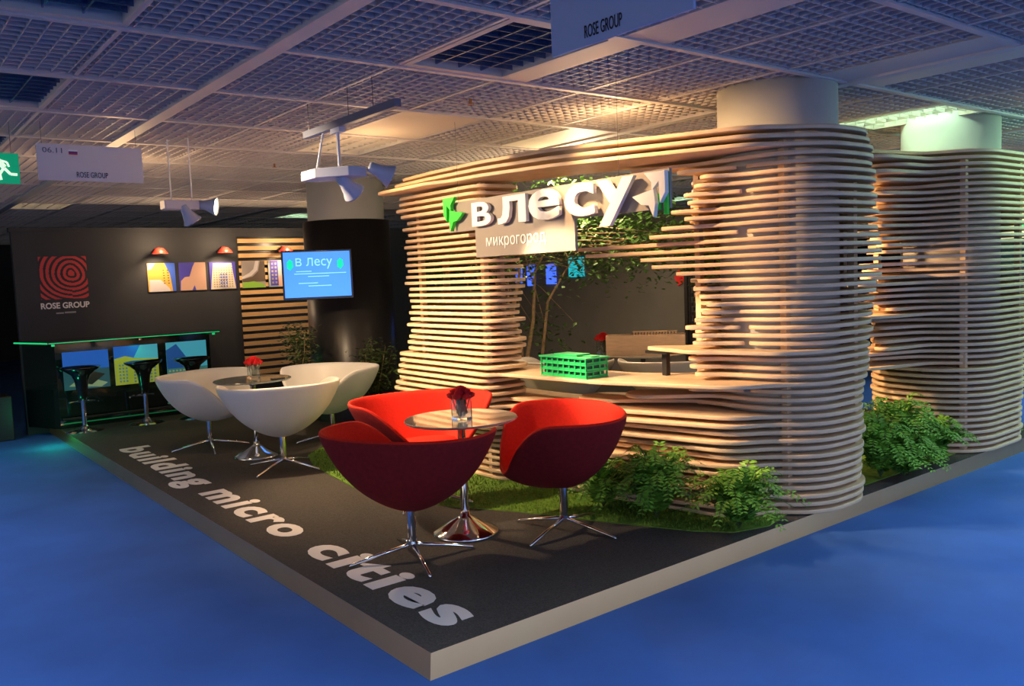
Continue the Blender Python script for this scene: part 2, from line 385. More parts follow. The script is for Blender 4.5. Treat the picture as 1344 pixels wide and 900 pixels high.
def layers_mesh(name, specs, m, thick=0.026, bev=0.005):
    """specs: (z, loops); every layer is a bevelled board, all joined to one mesh"""
    cu = bpy.data.curves.new(name, 'CURVE'); objs = []
    big = bmesh.new()
    for z, loops in specs:
        c = bpy.data.curves.new('layer', 'CURVE'); c.dimensions = '2D'; c.fill_mode = 'BOTH'; c.extrude = thick / 2 - bev; c.bevel_depth = bev; c.bevel_resolution = 1; c.resolution_u = 1
        for P in loops:
            sp = c.splines.new('POLY'); sp.points.add(len(P) - 1); sp.use_cyclic_u = True
            sp.points.foreach_set('co', np.concatenate([P, np.zeros((len(P), 1)), np.ones((len(P), 1))], 1).ravel())
        o = bpy.data.objects.new('layer', c); C.objects.link(o); me = evaluated(o); me.transform(Matrix.Translation((0, 0, z)))
        big.from_mesh(me); bpy.data.objects.remove(o); bpy.data.curves.remove(c); bpy.data.meshes.remove(me)
    bpy.data.curves.remove(cu)
    me = bpy.data.meshes.new(name); big.to_mesh(me); big.free(); me.materials.clear(); me.materials.append(m)
    for p in me.polygons: p.material_index = 0
    return me
def rbox(X, Y, cx, cy, hx, hy, r):
    qx = np.abs(X - cx) - hx + r; qy = np.abs(Y - cy) - hy + r
    return np.hypot(np.maximum(qx, 0), np.maximum(qy, 0)) + np.minimum(np.maximum(qx, qy), 0) - r
def caps(X, Y, pts):
    """a chain of round-ended strips; pts = (x, y, radius)"""
    F = None
    for (ax, ay, ar), (bx, by, br) in zip(pts[:-1], pts[1:]):
        dx, dy = bx - ax, by - ay; t_ = np.clip(((X - ax) * dx + (Y - ay) * dy) / (dx * dx + dy * dy), 0, 1)
        d = np.hypot(X - ax - dx * t_, Y - ay - dy * t_) - (ar + (br - ar) * t_)
        F = d if F is None else np.minimum(F, d)
    return F
def smin(a, b, k=0.10):
    h = np.clip(0.5 + 0.5 * (b - a) / k, 0, 1); return b * (1 - h) + a * h - k * h * (1 - h)
NL = 48; PITCH = 0.0511
def zk(k): return PH + 0.020 + PITCH * k
rj = random.Random(11)
jit = [rj.uniform(-1, 1) for _ in range(200)]
def ext1(k): return float(np.interp(k, [0, 13, 18, 24, 30, 33, 38, 43, 45, 47], [-0.035, -0.025, 0.02, 0.04, 0.09, 0.10, 0.06, 0.06, 0.04, 0.0]))
wing_y = {44: 1.16, 43: 0.74, 42: 0.55, 41: 0.6, 40: 0.69, 39: 0.66, 38: 0.8, 37: 0.69, 36: 0.89, 35: 1.0, 34: 1.72, 33: 1.65, 32: 1.09, 31: 0.99, 30: 0.77, 29: 0.59, 28: 0.63, 27: 0.58, 26: 0.52, 25: 0.56, 24: 0.62, 23: 0.7, 22: 0.64, 21: 0.64, 19: 0.68, 18: 0.67, 17: 0.63, 15: 0.69, 14: 1.07, 13: 1.47}
wing = {k: (2.6, y, .06) for k, y in wing_y.items()}
wing[14] = (2.48, 1.02, .15); wing[13] = (2.42, 1.40, .17)
def tower_fn(k):
    e = ext1(k); j = jit[k]
    def fn(X, Y):
        F = rbox(X, Y, 3.2 + 0.55 * e, .45, .50 + e * .45 + .018 * j, .52 + e * .5 + .012 * jit[k + 7], .42)
        if k in wing:
            wx, wy, wr = wing[k]; F = smin(F, caps(X, Y, [(3.0, .42, .27), (2.80, .42 + .45 * (wy - .42), .14), (wx, wy, wr)]), .07)
        if k == 20: F = smin(F, caps(X, Y, [(2.95, .40, .42), (2.70, .65, .22), (2.60, 1.06, .05)]), .1)
        if 0 <= k <= 12 or k == 16:
            a = 0.0 if k == 16 else [-.03, -.05, .02, -.02, .05, 0, -.01, .07, .01, -.02, .06, -.01, .05][k]
            b = .10 if k < 4 else (.05 if k != 16 else 0)
            w = .25 if k == 16 else .20
            F = smin(F, caps(X, Y, [(2.33 + a + b * .2, 3.0, w), (2.30 + a + b + .02 * jit[k + 3], 2.1, w), (2.42 + a + b * .6 + .04 * jit[k + 9], 1.2, w), (2.70 + a * .5 - b * .2, .50, w + .06)]), .16)
        if k >= 45:
            o = (k - 45) * .035
            F = smin(F, caps(X, Y, [(1.90 + o * 1.6, 3.30 - o * 1.2, .07), (2.0 + o, 2.75, .17), (2.12 + o * .6, 2.1, .26), (2.26, 1.5, .27), (2.52, .95, .30), (2.85, .5, .42)]), .10)
            if k == 45: F = smin(F, caps(X, Y, [(1.86, 3.38, .07), (2.05, 2.7, .28)]), .1)
        # left end
        if k <= 44:
            lo = 3.42 + .05 * jit[k + 50] + (0.17 if k < 18 else (.10 * (22 - k) / 4 if k < 22 else 0)); hi_r = 2.16 + .05 * jit[k + 90]
            fx = 2.00 + (.06 if k < 6 else 0) + .012 * jit[k + 130] - (.05 if 8 <= k < 19 else 0) - (.06 if k >= 41 else 0)
            F2 = rbox(X, Y, (fx + 2.38) / 2, (lo + hi_r) / 2, (2.38 - fx) / 2, (lo - hi_r) / 2, .12)
            F = smin(F, F2, .06) if (k <= 12 or k == 16) else np.minimum(F, F2)
        F = np.maximum(F, .412 - np.hypot(X - 3.15, Y - .42))
        return F
    return fn
pav = thing('slatted_pavilion', 'curving stack of pale plywood boards forming the nearest tower, counter and lintel', 'display pavilion')
allL = {k: contour(tower_fn(k), 1.6, 4.1, -.45, 3.85, .03) for k in range(NL)}
def split(L, f): return [P for P in L if f(P)]
cx = lambda P: P[:, 1].mean()
full = [k for k in range(NL) if k <= 12]
low = [(zk(k), allL[k]) for k in full]
link('counter_boards', layers_mesh('counter_boards', low, M_wood), pav)
def is_left(P): return P[:, 1].min() > 1.85 and P[:, 0].max() < 2.75
gap = [k for k in range(13, 45) if k not in (16, 20)]
link('tower_boards', layers_mesh('tower_boards', [(zk(k), split(allL[k], lambda P: not is_left(P))) for k in gap], M_wood), pav)
link('pier_boards', layers_mesh('pier_boards', [(zk(k), split(allL[k], is_left)) for k in gap + [20] if split(allL[k], is_left)], M_wood), pav)
link('counter_top', layers_mesh('counter_top', [(zk(16), allL[16])], M_wood), pav)
link('shelf', layers_mesh('shelf', [(zk(20), split(allL[20], lambda P: not is_left(P)))], M_wood), pav)
link('lintel_boards', layers_mesh('lintel_boards', [(zk(k), allL[k]) for k in (45, 46, 47)], M_wood), pav)
for x, y, z1 in ((2.83, .16, zk(46)), (3.40, .03, zk(46)), (3.60, .22, zk(46)), (2.79, .80, zk(43)), (2.08, 3.22, zk(44)), (2.09, 2.33, zk(45)), (2.30, 2.40, zk(45)), (2.30, 3.18, zk(44)), (2.42, 1.30, zk(12)), (2.35, 1.75, zk(12))):
    obj('post', MB().box(x - .022, x + .022, y - .022, y + .022, PH + 0.002, z1), M_wood, pav)
obj('shelf_bracket', MB().box(2.62, 2.66, .97, 1.01, zk(16) + .013, zk(20) - .033).box(2.55, 2.73, .90, 1.10, zk(20) - .033, zk(20) - .014), M_black, pav)

# second tower
wr2 = random.Random(5)
def ext2(k): return float(np.interp(k, [0, 13, 20, 30, 40, 47], [-.05, -.04, 0, .03, .01, -.02]))
def tower2_fn(k):
    e = ext2(k); j = jit[k + 20]
    def fn(X, Y):
        F = rbox(X, Y, 5.70 + (.05 if 14 <= k < 44 else 0), .48, .70 + e - (.05 if 14 <= k < 44 else 0) + .015 * j, .53 + e * .6 + .01 * j, .44)
        if k >= 14:
            tipx = 4.66 + .14 * jit[k + 60] + (.10 if k % 3 == 0 else 0) - (.12 if k >= 44 else 0); r_ = .07 if k < 44 else .22
            F = smin(F, caps(X, Y, [(5.42, .60, .34), (tipx, .58 + .1 * jit[k + 33], r_)]), .12)
            if k in (22, 27): F = smin(F, caps(X, Y, [(5.3, .6, .36), (4.62, .66, .22)]), .1)
        F = np.maximum(F, .412 - np.hypot(X - 5.75, Y - .48))
        return F
    return fn
pav2 = thing('slatted_tower', 'slatted plywood tower around the right hand column, behind the bushy ferns', 'display tower')
L2 = {k: contour(tower2_fn(k), 4.2, 6.9, -.5, 1.6, .03) for k in range(NL)}
link('tower_boards', layers_mesh('tower_boards', [(zk(k), L2[k]) for k in range(NL)], M_wood), pav2)
for x, y in ((5.25, .14), (6.05, .05), (5.22, .85), (6.2, .75), (4.75, .80)):
    obj('post', MB().box(x - .022, x + .022, y - .022, y + .022, (zk(14) if x < 5 else PH + .002), zk(46)), M_wood, pav2)

# ---------------------------------------------------------------- hanging sign «в лесу»
sg = thing('letter_sign', 'hanging brushed metal sign with white raised letters and green arrows', 'sign', (0, 0, 0))
SX = 1.84
def sp(y0, y1, z0, z1, x=SX, t_=.02): return MB().box(x, x + t_, y1, y0, z0, z1)
plate = MB().box(SX, SX + .02, .22, 2.42, 2.035, 2.255); plate.box(SX, SX + .02, 1.01, 2.085, 1.835, 2.035)
obj('sign_plate', plate, M_signmetal, sg)
def letter(ch, y0, y1, z0, z1, name='letter', depth=.014, m=M_signwhite, off=.007):
    me = text_mesh(ch, .3, depth, offset=off, fit=(y0 - y1, z1 - z0), m=m)
    return place_text(name, me, (SX - .030, y0, z0), (0, -1, 0), (0, 0, 1), sg)
letter('B', 2.06, 1.83, 2.055, 2.225); letter('e', 1.41, 1.10, 2.045, 2.245); letter('c', 1.05, .78, 2.04, 2.245); letter('y', .76, .45, 1.965, 2.24)
el = [(.0, .0), (.0, .22), (.10, .22), (.17, .34), (.20, .62), (.20, 1.0), (1.0, 1.0), (1.0, 0), (.74, 0), (.74, .80), (.44, .80), (.44, .55), (.40, .24), (.30, .06), (.14, .0)]
obj('letter', MB().prism([(1.75 - u * .31, 2.05 + v * .185) for u, v in el], SX - .044, SX - .016, mtx=Matrix(((0, 0, 1, 0), (1, 0, 0, 0), (0, 1, 0, 0), (0, 0, 0, 1)))), M_signwhite, sg)
# arrows: two nested corner arrows each
def arrow(y, z, s, mirror, m, name):
    a = [(0, 1), (.62, 1), (.40, .78), (.40, .60), (.18, .78), (.16, .30), (0, .52)]
    b = [(.34, .62), (1.0, .50), (.72, .30), (.50, .27), (.36, 0), (.30, .30)]
    mb = MB()
    for P in (a, b):
        Q = [((1 - u) if mirror else u, v) for u, v in P]
        mb.prism([(y - u * s, z + v * s) for u, v in Q], SX - .05, SX - .02, mtx=Matrix(((0, 0, 1, 0), (1, 0, 0, 0), (0, 1, 0, 0), (0, 0, 0, 1))))
    return obj(name, mb, m, sg)
arrow(2.42, 2.04, .25, False, M_signgreen, 'arrow')
arrow(.46, 1.99, .25, True, M_signwhite, 'arrow')['label'] = 'white and green arrow'
obj('arrow_edge', MB().box(SX - .02, SX - .004, .222, .25, 2.0, 2.24).box(SX - .02, SX - .004, .28, .31, 2.03, 2.12), M_signgreen, sg)
place_text('caption', text_mesh('микрогород', .1, .002, offset=.0, fit=(.66, .085), m=M_signwhite), (SX - .003, 1.95, 1.885), (0, -1, 0), (0, 0, 1), sg)
for y in (2.30, .62):
    obj('hanging_wire', MB().tube([(SX + .01, y, 2.255), (SX + .01, y, CH)], .0012, 5), M_wire, sg)

# ---------------------------------------------------------------- hanging boards
hb = thing('hanging_board', 'white hanging board marked 06.11 with a small flag', 'hanging sign', (-.40, 3.5, 2.46))
obj('panel', MB().box(-.335, .335, -.006, .006, 0, .245), M_board, hb)
hz = -.0075
def btext(body, x, z, w, h, m, parent, off=0.0, base=hz): 
    me = text_mesh(body, .1, .0006, offset=off, fit=(w, h), m=m); return place_text('lettering', me, (x, base, z), (1, 0, 0), (0, 0, 1), parent)
btext('06.11', -.30, .185, .12, .035, mat('print_blue', (.10, .13, .26), .5), hb)
btext('ROSE GROUP', -.10, .025, .20, .038, M_printblack, hb)
obj('flag', MB().box(-.14, -.085, hz - .001, hz, .20, .211, 0).box(-.14, -.085, hz - .001, hz, .189, .20, 1).box(-.14, -.085, hz - .001, hz, .178, .189, 2),
    [flat('flag_white', (.8, .8, .8)), flat('flag_blue', (.03, .06, .4)), flat('flag_red', (.6, .03, .03))], hb)
for x in (-.3, .3): obj('hanging_wire', MB().tube([(x, 0, .245), (x, 0, CH - 2.46)], .0015, 5), M_wire, hb)
hb2 = thing('hanging_board', 'blue grey hanging board with ROSE GROUP lettering at the top of the picture', 'hanging sign', (.335, -.88, 2.50))
obj('panel', MB().box(-.006, .006, -.335, .335, 0, .28), M_boardblue, hb2)
place_text('lettering', text_mesh('ROSE GROUP', .1, .0006, offset=.0005, fit=(.185, .045), m=M_printblack), (-.0075, .155, .025), (0, -1, 0), (0, 0, 1), hb2)
for y in (-.3, .3): obj('hanging_wire', MB().tube([(0, y, .28), (0, y, CH - 2.5)], .0015, 5), M_wire, hb2)
ex = thing('exit_sign', 'green running man emergency exit sign at the left edge', 'exit sign', (-.93, 3.60, 2.44))
obj('panel', MB().box(-.26, .10, -.012, .012, 0, .20), M_exit, ex)
man = MB()
def stroke(P, r):
    for (a, b), (c, d) in zip(P[:-1], P[1:]): man.tube([(a, -.014, b), (c, -.014, d)], r, 6)
man.lathe([(.0001, -.016), (.016, 0), (.0001, .016)], 12, (-.03, -.014, .172))
stroke([(-.022, .150), (.012, .105)], .019); stroke([(.012, .100), (.045, .062), (.085, .060)], .010); stroke([(.008, .098), (-.018, .060), (-.012, .022)], .010)
stroke([(-.018, .150), (-.040, .120), (-.020, .098)], .007); stroke([(-.008, .152), (.030, .140), (.040, .110)], .007)
obj('running_figure', man, M_exitw, ex)
for x in (-.2, .06): obj('hanging_wire', MB().tube([(x, 0, .20), (x, 0, CH - 2.44)], .0015, 5), M_wire, ex)

# ---------------------------------------------------------------- track lights
def lamp_head(th, sc_, pos, aim, glow=True):
    d = (Vector(aim)).normalized(); q = d.to_track_quat('Z', 'Y').to_matrix().to_4x4(); q.translation = Vector(pos)
    mb = MB().lathe([(.035, -.12), (.045, -.11), (.052, -.04), (.075, .03), (.098, .075), (.102, .085), (.094, .082), (.07, .03), (.045, 0), (.001, -.01)], 24)
    me = mb.mesh('lamp_head', M_fixture, True); me.transform(Matrix.Scale(sc_, 4)); me.transform(q); o = link('lamp_head', me, th)
    g_ = MB().lathe([(.0001, .055), (.085, .055), (.085, .06), (.0001, .062)], 24).mesh('bulb', M_fixglow); g_.transform(Matrix.Scale(sc_, 4)); g_.transform(q); link('bulb', g_, o)
tp = thing('track_projector', 'blue grey track spotlight unit hanging near the sign', 'track light', (.62, 1.68, 2.33))
obj('track', MB().box(-.022, .022, -.62, .55, .30, .345), M_wire if False else mat('track_grey', (.12, .14, .20), .4), tp, bevel=.003)
for y in (.50, -.05, -.35): obj('hanging_wire', MB().tube([(0, y, .345), (0, y, CH - 2.30)], .002, 5), M_wire, tp)
obj('stem', MB().tube([(0, .10, .06), (0, .10, .30)], .010, 10).box(-.02, .02, .04, .16, .27, .30), M_fixture, tp)
obj('stem', MB().tube([(-.06, .30, .05), (0, .30, .30)], .007, 10), M_fixture, tp)
obj('ballast_box', MB().prism([(-.14, .36), (-.14, .16), (.0, -.02), (.12, -.02), (.12, .14), (-.02, .36)], .0, .06), M_fixture, tp, bevel=.006)
lamp_head(tp, .72, (.19, -.08, .02), (.85, -.30, -.42)); lamp_head(tp, .72, (.05, .10, -.05), (.75, .20, -.62))
tq = thing('track_projector', 'small white twin spotlight shining near the logo wall', 'track light', (.34, 3.78, 2.30))
obj('stem', MB().tube([(-.10, .12, .06), (-.10, .12, CH - 2.30)], .006, 8), M_signwhite, tq); obj('stem', MB().tube([(.02, 0, .06), (.02, 0, CH - 2.30)], .006, 8), M_signwhite, tq)
obj('ballast_box', MB().box(-.20, .06, -.05, .08, .0, .07), mat('fixture_white', (.6, .58, .62), .4), tq, bevel=.006)
lamp_head(tq, .72, (.13, -.05, .03), (.85, -.55, -.15)); lamp_head(tq, .72, (-.02, -.02, -.04), (.5, .1, -.8))
for x, y, l in ((1.49, 1.59, 'small brass sprinkler head in the ceiling over the front armchairs'), (1.52, 4.89, 'small sprinkler head in the ceiling left of the hanging track light')):
    tag(obj('sprinkler', MB().tube([(x, y, CH + .02), (x, y, CH - .03)], .010, 8).lathe([(.001, -.036), (.022, -.034), (.022, -.031), (.008, -.03)], 12, (x, y, CH)), mat('brass', (.35, .18, .08), .4, .8)), l, 'sprinkler')

# ---------------------------------------------------------------- armchairs
def sstep(a): a = max(0, min(1, a)); return a * a * (3 - 2 * a)
def make_shell():
    NT, NR = 48, 14; vs = []; fs = []
    for r_ in range(NR + 1):
        t_ = (r_ / NR) if r_ else 0.0
        for k_ in range(NT):
            th = -PI + 2 * PI * k_ / NT; a = abs(th) * 180 / PI
            s = sstep((a - 10) / 62)
            zr = .42 + .34 * s
            ex_ = 2.35
            cx_, cy_ = .37, .50
            ct, st_ = abs(math.cos(th)), abs(math.sin(th))
            rad = (max(ct / (cx_ if a < 90 else .36), 1e-6) ** ex_ + max(st_ / cy_, 1e-6) ** ex_) ** (-1 / ex_)
            p = 2.2 + .5 * sstep(a / 90) + .2 * sstep((a - 90) / 90)
            z0 = .305
            tt = .05 + .95 * t_
            z = z0 + (zr - z0) * (.66 * tt ** 1.6 + .34 * tt ** 5)
            vs.append((rad * tt * math.cos(th), rad * tt * math.sin(th), z))
    for r_ in range(NR):
        for k_ in range(NT): fs.append((r_ * NT + k_, r_ * NT + (k_ + 1) % NT, (r_ + 1) * NT + (k_ + 1) % NT, (r_ + 1) * NT + k_))
    fs.append(tuple(range(NT - 1, -1, -1)))
    return vs, fs
def make_chair(label, m_in, m_out):
    th = thing('tub_armchair', label, 'armchair')
    vs, fs = make_shell(); mb = MB().add(vs, fs)
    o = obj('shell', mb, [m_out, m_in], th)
    md = o.modifiers.new('s', 'SOLIDIFY'); md.thickness = .032; md.offset = 1; md.use_even_offset = False; md.material_offset = 1; md.material_offset_rim = 1
    md2 = o.modifiers.new('b', 'SUBSURF'); md2.levels = 1; md2.render_levels = 1
    me = evaluated(o); o.modifiers.clear(); o.data = me
    me.polygons.foreach_set('use_smooth', [True] * len(me.polygons))
    pad = MB().lathe([(.0001, .02), (.14, .022), (.19, .03), (.225, .05), (.21, .068), (.13, .080), (.0001, .083)], 32)
    pm = pad.mesh('seat_cushion', m_in, True); pm.transform(Matrix.Translation((-.02, 0, .365)) @ Matrix.Diagonal((.9, 1.2, 1, 1))); link('seat_cushion', pm, th)
    obj('stem', MB().lathe([(.028, .07), (.026, .09), (.026, .30), (.055, .312), (.055, .32)], 20), M_chrome, th, smooth=False)
    obj('hub', MB().lathe([(.012, .058), (.032, .062), (.034, .085), (.026, .10)], 20), M_chrome, th)
    for q in range(4):
        a = PI / 4 + q * PI / 2; c_, s_ = math.cos(a), math.sin(a)
        obj('leg', MB().tube([(.02 * c_, .02 * s_, .078), (.2 * c_, .2 * s_, .045), (.355 * c_, .355 * s_, .012), (.365 * c_, .365 * s_, .0)], [.013, .011, .009, .009], 8), M_chrome, th, smooth=True)
    return th
def face(x, y, tx, ty): return math.atan2(ty - y, tx - x)
rc = make_chair('red armchair seen from behind, standing over the floor lettering', M_red, M_redshade)
CR = 'red armchairs around the glass table'
rc['group'] = CR; rc.location = (.62, 1.14, PH); rc.rotation_euler = (0, 0, math.radians(28))
c2 = dup(rc, (1.57, .90, PH), math.radians(150), 'red armchair turned sideways beside the ferns', CR)
c3 = dup(rc, (1.34, 2.14, PH), math.radians(-102), 'red armchair opening toward the camera behind the small glass table', CR)
wc = make_chair('white armchair seen from behind in front of the white seating group', M_white, M_white)
CW = 'white armchairs around the far glass table'
wc['group'] = CW; wc.location = (1.05, 3.97, PH); wc.rotation_euler = (0, 0, math.radians(75))
dup(wc, (.90, 5.40, PH), math.radians(-58), 'white armchair nearest the bar stools, opening toward the camera', CW)
dup(wc, (1.93, 4.80, PH), math.radians(205), 'white armchair in front of the black clad column', CW)
CI = 'white armchairs inside the pavilion'
dup(wc, (3.55, 4.72, PH), math.radians(-100), 'white armchair half hidden behind the slatted pier', CI)
dup(wc, (3.64, 3.22, PH), math.radians(20), 'white armchair behind the counter, left of the wooden model', CI)
dup(wc, (4.27, 2.36, PH), math.radians(50), 'white armchair behind the counter, below the wooden model', CI)

def glass_table(x, y, label, r=.35):
    th = thing('pedestal_table', label, 'table', (x, y, PH), 0, 'glass pedestal tables')
    obj('table_top', MB().lathe([(.0001, .712), (r - .004, .712), (r, .716), (r, .722), (r - .004, .726), (.0001, .726)], 64), M_glass, th)
    obj('stem', MB().lathe([(.026, .10), (.026, .66), (.05, .69), (.10, .708), (.10, .7115)], 24), M_chrome, th)
    obj('base', MB().lathe([(.205, .0), (.208, .008), (.20, .018), (.13, .055), (.06, .095), (.03, .115), (.026, .14)], 48), M_chrome, th)
    for c in th.children:
        if c.name.startswith(('base', 'stem')):
            c.data.polygons.foreach_set('use_smooth', [len(p.vertices) == 4 for p in c.data.polygons])
    return th
glass_table(1.11, 1.31, 'small round glass table between the red armchairs')
glass_table(1.08, 4.66, 'small round glass table between the white armchairs')
glass_table(4.68, 3.12, 'round glass table inside the pavilion under the wooden model', .48)

def roses(x, y, z, label, m=M_rose, s=1.0, n=9):
    th = thing('vase_of_roses', label, 'flower vase', (x, y, z), 0, 'vases of red roses on the tables')
    obj('vase', MB().box(-.045 * s, .045 * s, -.045 * s, .045 * s, 0, .012).add(
        [(a * .045 * s, b * .045 * s, c) for c in (0.012, .125 * s) for a, b in ((-1, -1), (1, -1), (1, 1), (-1, 1))] + [(a * .040 * s, b * .040 * s, c) for c in (0.012, .125 * s) for a, b in ((-1, -1), (1, -1), (1, 1), (-1, 1))],
        [(0, 1, 5, 4), (1, 2, 6, 5), (2, 3, 7, 6), (3, 0, 4, 7), (8, 12, 13, 9), (9, 13, 14, 10), (10, 14, 15, 11), (11, 15, 12, 8), (4, 5, 13, 12), (5, 6, 14, 13), (6, 7, 15, 14), (7, 4, 12, 15)]), M_vase, th)
    st = MB(); rr = random.Random(int(x * 100)); spots = [(0, 0, .178)] + [(.036 * math.cos(a), .036 * math.sin(a), .160) for a in [i * 2 * PI / 5 for i in range(5)]] + [(.056 * math.cos(a + .5), .056 * math.sin(a + .5), .138) for a in [i * 2 * PI / 6 for i in range(6)]]
    for px, py, pz in spots: st.tube([(px * .3 * s, py * .3 * s, .02), (px * s, py * s, pz * s)], .004 * s, 5)
    for _ in range(46):
        a = rr.uniform(0, 2 * PI); u = rr.uniform(.005, .033) * s; z_ = rr.uniform(.03, .11) * s
        st.add([(u * math.cos(a) - .012, u * math.sin(a), z_), (u * math.cos(a) + .012, u * math.sin(a), z_), (u * math.cos(a), u * math.sin(a) + .006, z_ + .035)], [(0, 1, 2)])
    obj('stems', st, M_leafdark, th)
    for px, py, pz in spots:
        b = MB()
        for ring, (rad, hgt, cnt) in enumerate(((.030, .030, 6), (.021, .036, 5), (.012, .040, 4))):
            for q in range(cnt):
                a = 2 * PI * q / cnt + ring * .5; w = PI / cnt * 1.35; P = []
                for u in (-1, -.5, 0, .5, 1):
                    for v, (rf, zf) in enumerate(((.35, 0), (.95, .35), (1.0, .8), (1.12, 1.0))):
                        P.append(((rad * rf) * math.cos(a + u * w) * s, (rad * rf) * math.sin(a + u * w) * s, (hgt * zf * (1 - .12 * u * u) - .012) * s))
                b.add(P, [(i * 4 + j, i * 4 + j + 1, (i + 1) * 4 + j + 1, (i + 1) * 4 + j) for i in range(4) for j in range(3)])
        b.lathe([(.0001, -.014), (.018, -.006), (.020, .010), (.0001, .022)], 10)
        me = b.mesh('rose', m, True, fix=False); me.transform(Matrix.Scale(s * 1.0 if s == 1 else 1, 4)); me.transform(Matrix.Translation((px * s, py * s, pz * s))); link('rose', me, th)
    return th
roses(1.09, 1.27, PH + .7265, 'square glass vase of dark red roses between the red armchairs')
roses(1.12, 4.72, PH + .7265, 'square glass vase of red roses between the white armchairs', M_rosered)
roses(4.40, 3.42, PH + .7265, 'red roses left of the wooden model inside the pavilion', M_rosered, 1.1)
# small dark phone on the white group's table
tag(obj('mobile_phone', MB().box(1.17, 1.29, 4.40, 4.46, PH + .7265, PH + .7365), M_blackgloss, bevel=.003), 'small black phone lying on the far glass table', 'phone')

# ---------------------------------------------------------------- models on the counter
gm = thing('building_model', 'bright green toy-sized building model on the plywood counter', 'architectural model', (2.26, 1.53, zk(16) + .0135), math.radians(0))
b1 = MB(); 
def storey(mb, x0, x1, y0, y1, z, h, nb=5):
    mb.box(x0 - .006, x1 + .006, y0 - .006, y1 + .006, z, z + .006)
    for q in range(nb + 1):
        y = y0 + (y1 - y0) * q / nb; mb.box(x0, x0 + .008, y - .006 if q else y, y + .006 if q < nb else y, z + .006, z + h); mb.box(x1 - .008, x1, y - .006 if q else y, y + .006 if q < nb else y, z + .006, z + h)
    for q in range(4):
        x = x0 + (x1 - x0) * q / 3; mb.box(x - .005, x + .005, y0, y0 + .008, z + .006, z + h); mb.box(x - .005, x + .005, y1 - .008, y1, z + .006, z + h)
    mb.box(x0 + .002, x0 + .006, y0, y1, z + .006, z + h * .5)
    mb.box(x0, x1, y0 + .002, y0 + .006, z + .006, z + h * .5)
for q in range(3):
    storey(b1, -.10, .10, -.24, .24, q * .045, .045, 8)
b1.box(-.112, .112, -.252, .252, .135, .145)
obj('storeys', b1, M_green3d, gm); 
obj('roof', MB().box(-.06, .07, -.10, .14, .145, .16).box(-.03, .05, -.22, -.13, .145, .152), M_green3d, gm)
obj('core', MB().box(-.085, .085, -.225, .225, .007, .134), mat('model_core', (.01, .10, .06), .5), gm)
wm = thing('building_model', 'long pale wooden block model standing on the inner glass table', 'architectural model', (4.62, 3.02, PH + .7265), math.radians(-52))
w1 = MB().box(-.40, .40, -.10, .10, 0, .20)
for q in range(3): w1.box(-.402, .402, -.103, .103, .045 + q * .055, .052 + q * .055)
obj('block', w1, M_wood, wm)
rl = MB()
for q in range(15): x = -.12 + q * .03; rl.box(x, x + .014, -.05, .05, .20, .225)
rl.box(-.13, .32, -.055, .055, .225, .232)
obj('roof_rail', rl, M_wood, wm)

# ---------------------------------------------------------------- logo wall, bar
struct('wall_2', MB().box(-.23, 7.1, 8.6, 8.72, PH * 0, 2.48), M_wallblack)
struct('trim_20', MB().box(-.25, 7.1, 8.585, 8.735, 2.44, 2.49), M_wallblack)
struct('wall_3', MB().box(7.0, 7.1, 4.25, 8.6, 0, 2.48), M_wallgrey)
lp = thing('slat_panel', 'oak slat panel mounted on the black wall behind the television', 'slatted panel', (2.48, 8.6, 0))
sl = MB()
for q in range(19):
    z = 2.34 - q * .102
    sl.box(0, 1.08, -.045, -.008, z - .058, z)
obj('slats', sl, M_woodslat, lp); obj('backing', MB().box(-.005, 1.085, -.008, -.001, .42, 2.37), M_black, lp)
# logo: growth rings
def ring_arc(mb, cx, cz, r0, r1, a0, a1, clip, y, n=48):
    for k_ in range(n):
        t0 = a0 + (a1 - a0) * k_ / n; t1 = a0 + (a1 - a0) * (k_ + 1) / n
        P = [(cx + r * math.cos(t), cz + r * math.sin(t) * 1.0) for r, t in ((r0, t0), (r1, t0), (r1, t1), (r0, t1))]
        P = [(min(max(x, clip[0]), clip[1]), min(max(z, clip[2]), clip[3])) for x, z in P]
        (x_a, z_a), (x_b, z_b), (x_c, z_c), (x_d, z_d) = P
        area = abs((x_c - x_a) * (z_d - z_b) - (x_d - x_b) * (z_c - z_a))
        if area > 1e-7: mb.add([(x, y, z) for x, z in P], [(0, 1, 2, 3)])
lg = thing('wall_logo', 'square red growth ring logo with white ROSE GROUP lettering', 'logo', (0, 0, 0))
lm = MB(); cl = (.03, .56, 1.62, 2.14); YL = 8.597
NG = 84
for b in range(NG):
    v = (b + .5) / NG; run = None
    for a in range(NG + 1):
        u = (a + .5) / NG; on = False
        if a < NG:
            dx, dy = u - .66, v - .60; r_ = math.hypot(dx, dy * 1.04); th_ = math.atan2(dy, dx)
            ph = r_ / .118 + .10 * math.sin(2 * th_ + .8) + .07 * math.sin(3 * th_)
            if dx < 0 and r_ > .36: ph -= .9 * max(0, dy) * (-dx) ; ph += 1.1 * max(0, -dy) ** 2
            on = (ph % 1.0) < .56 or r_ < .07
        if on and run is None: run = a
        if not on and run is not None:
            x0, x1 = .03 + .53 * run / NG, .03 + .53 * a / NG; z0, z1 = 1.62 + .52 * b / NG, 1.62 + .52 * (b + 1) / NG
            lm.add([(x0, YL, z0), (x1, YL, z0), (x1, YL, z1), (x0, YL, z1)], [(0, 1, 2, 3)]); run = None
obj('emblem', lm, M_logo, lg, fix=False)
place_text('lettering', text_mesh('ROSE GROUP', .1, .001, offset=.003, fit=(.54, .075), m=M_letter), (.02, 8.597, 1.505), (1, 0, 0), (0, 0, 1), lg)
obj('small_print', MB().box(.18, .265, 8.595, 8.599, 1.44, 1.458).box(.275, .40, 8.595, 8.599, 1.443, 1.463), flat('small_print', (.3, .28, .28)), lg)
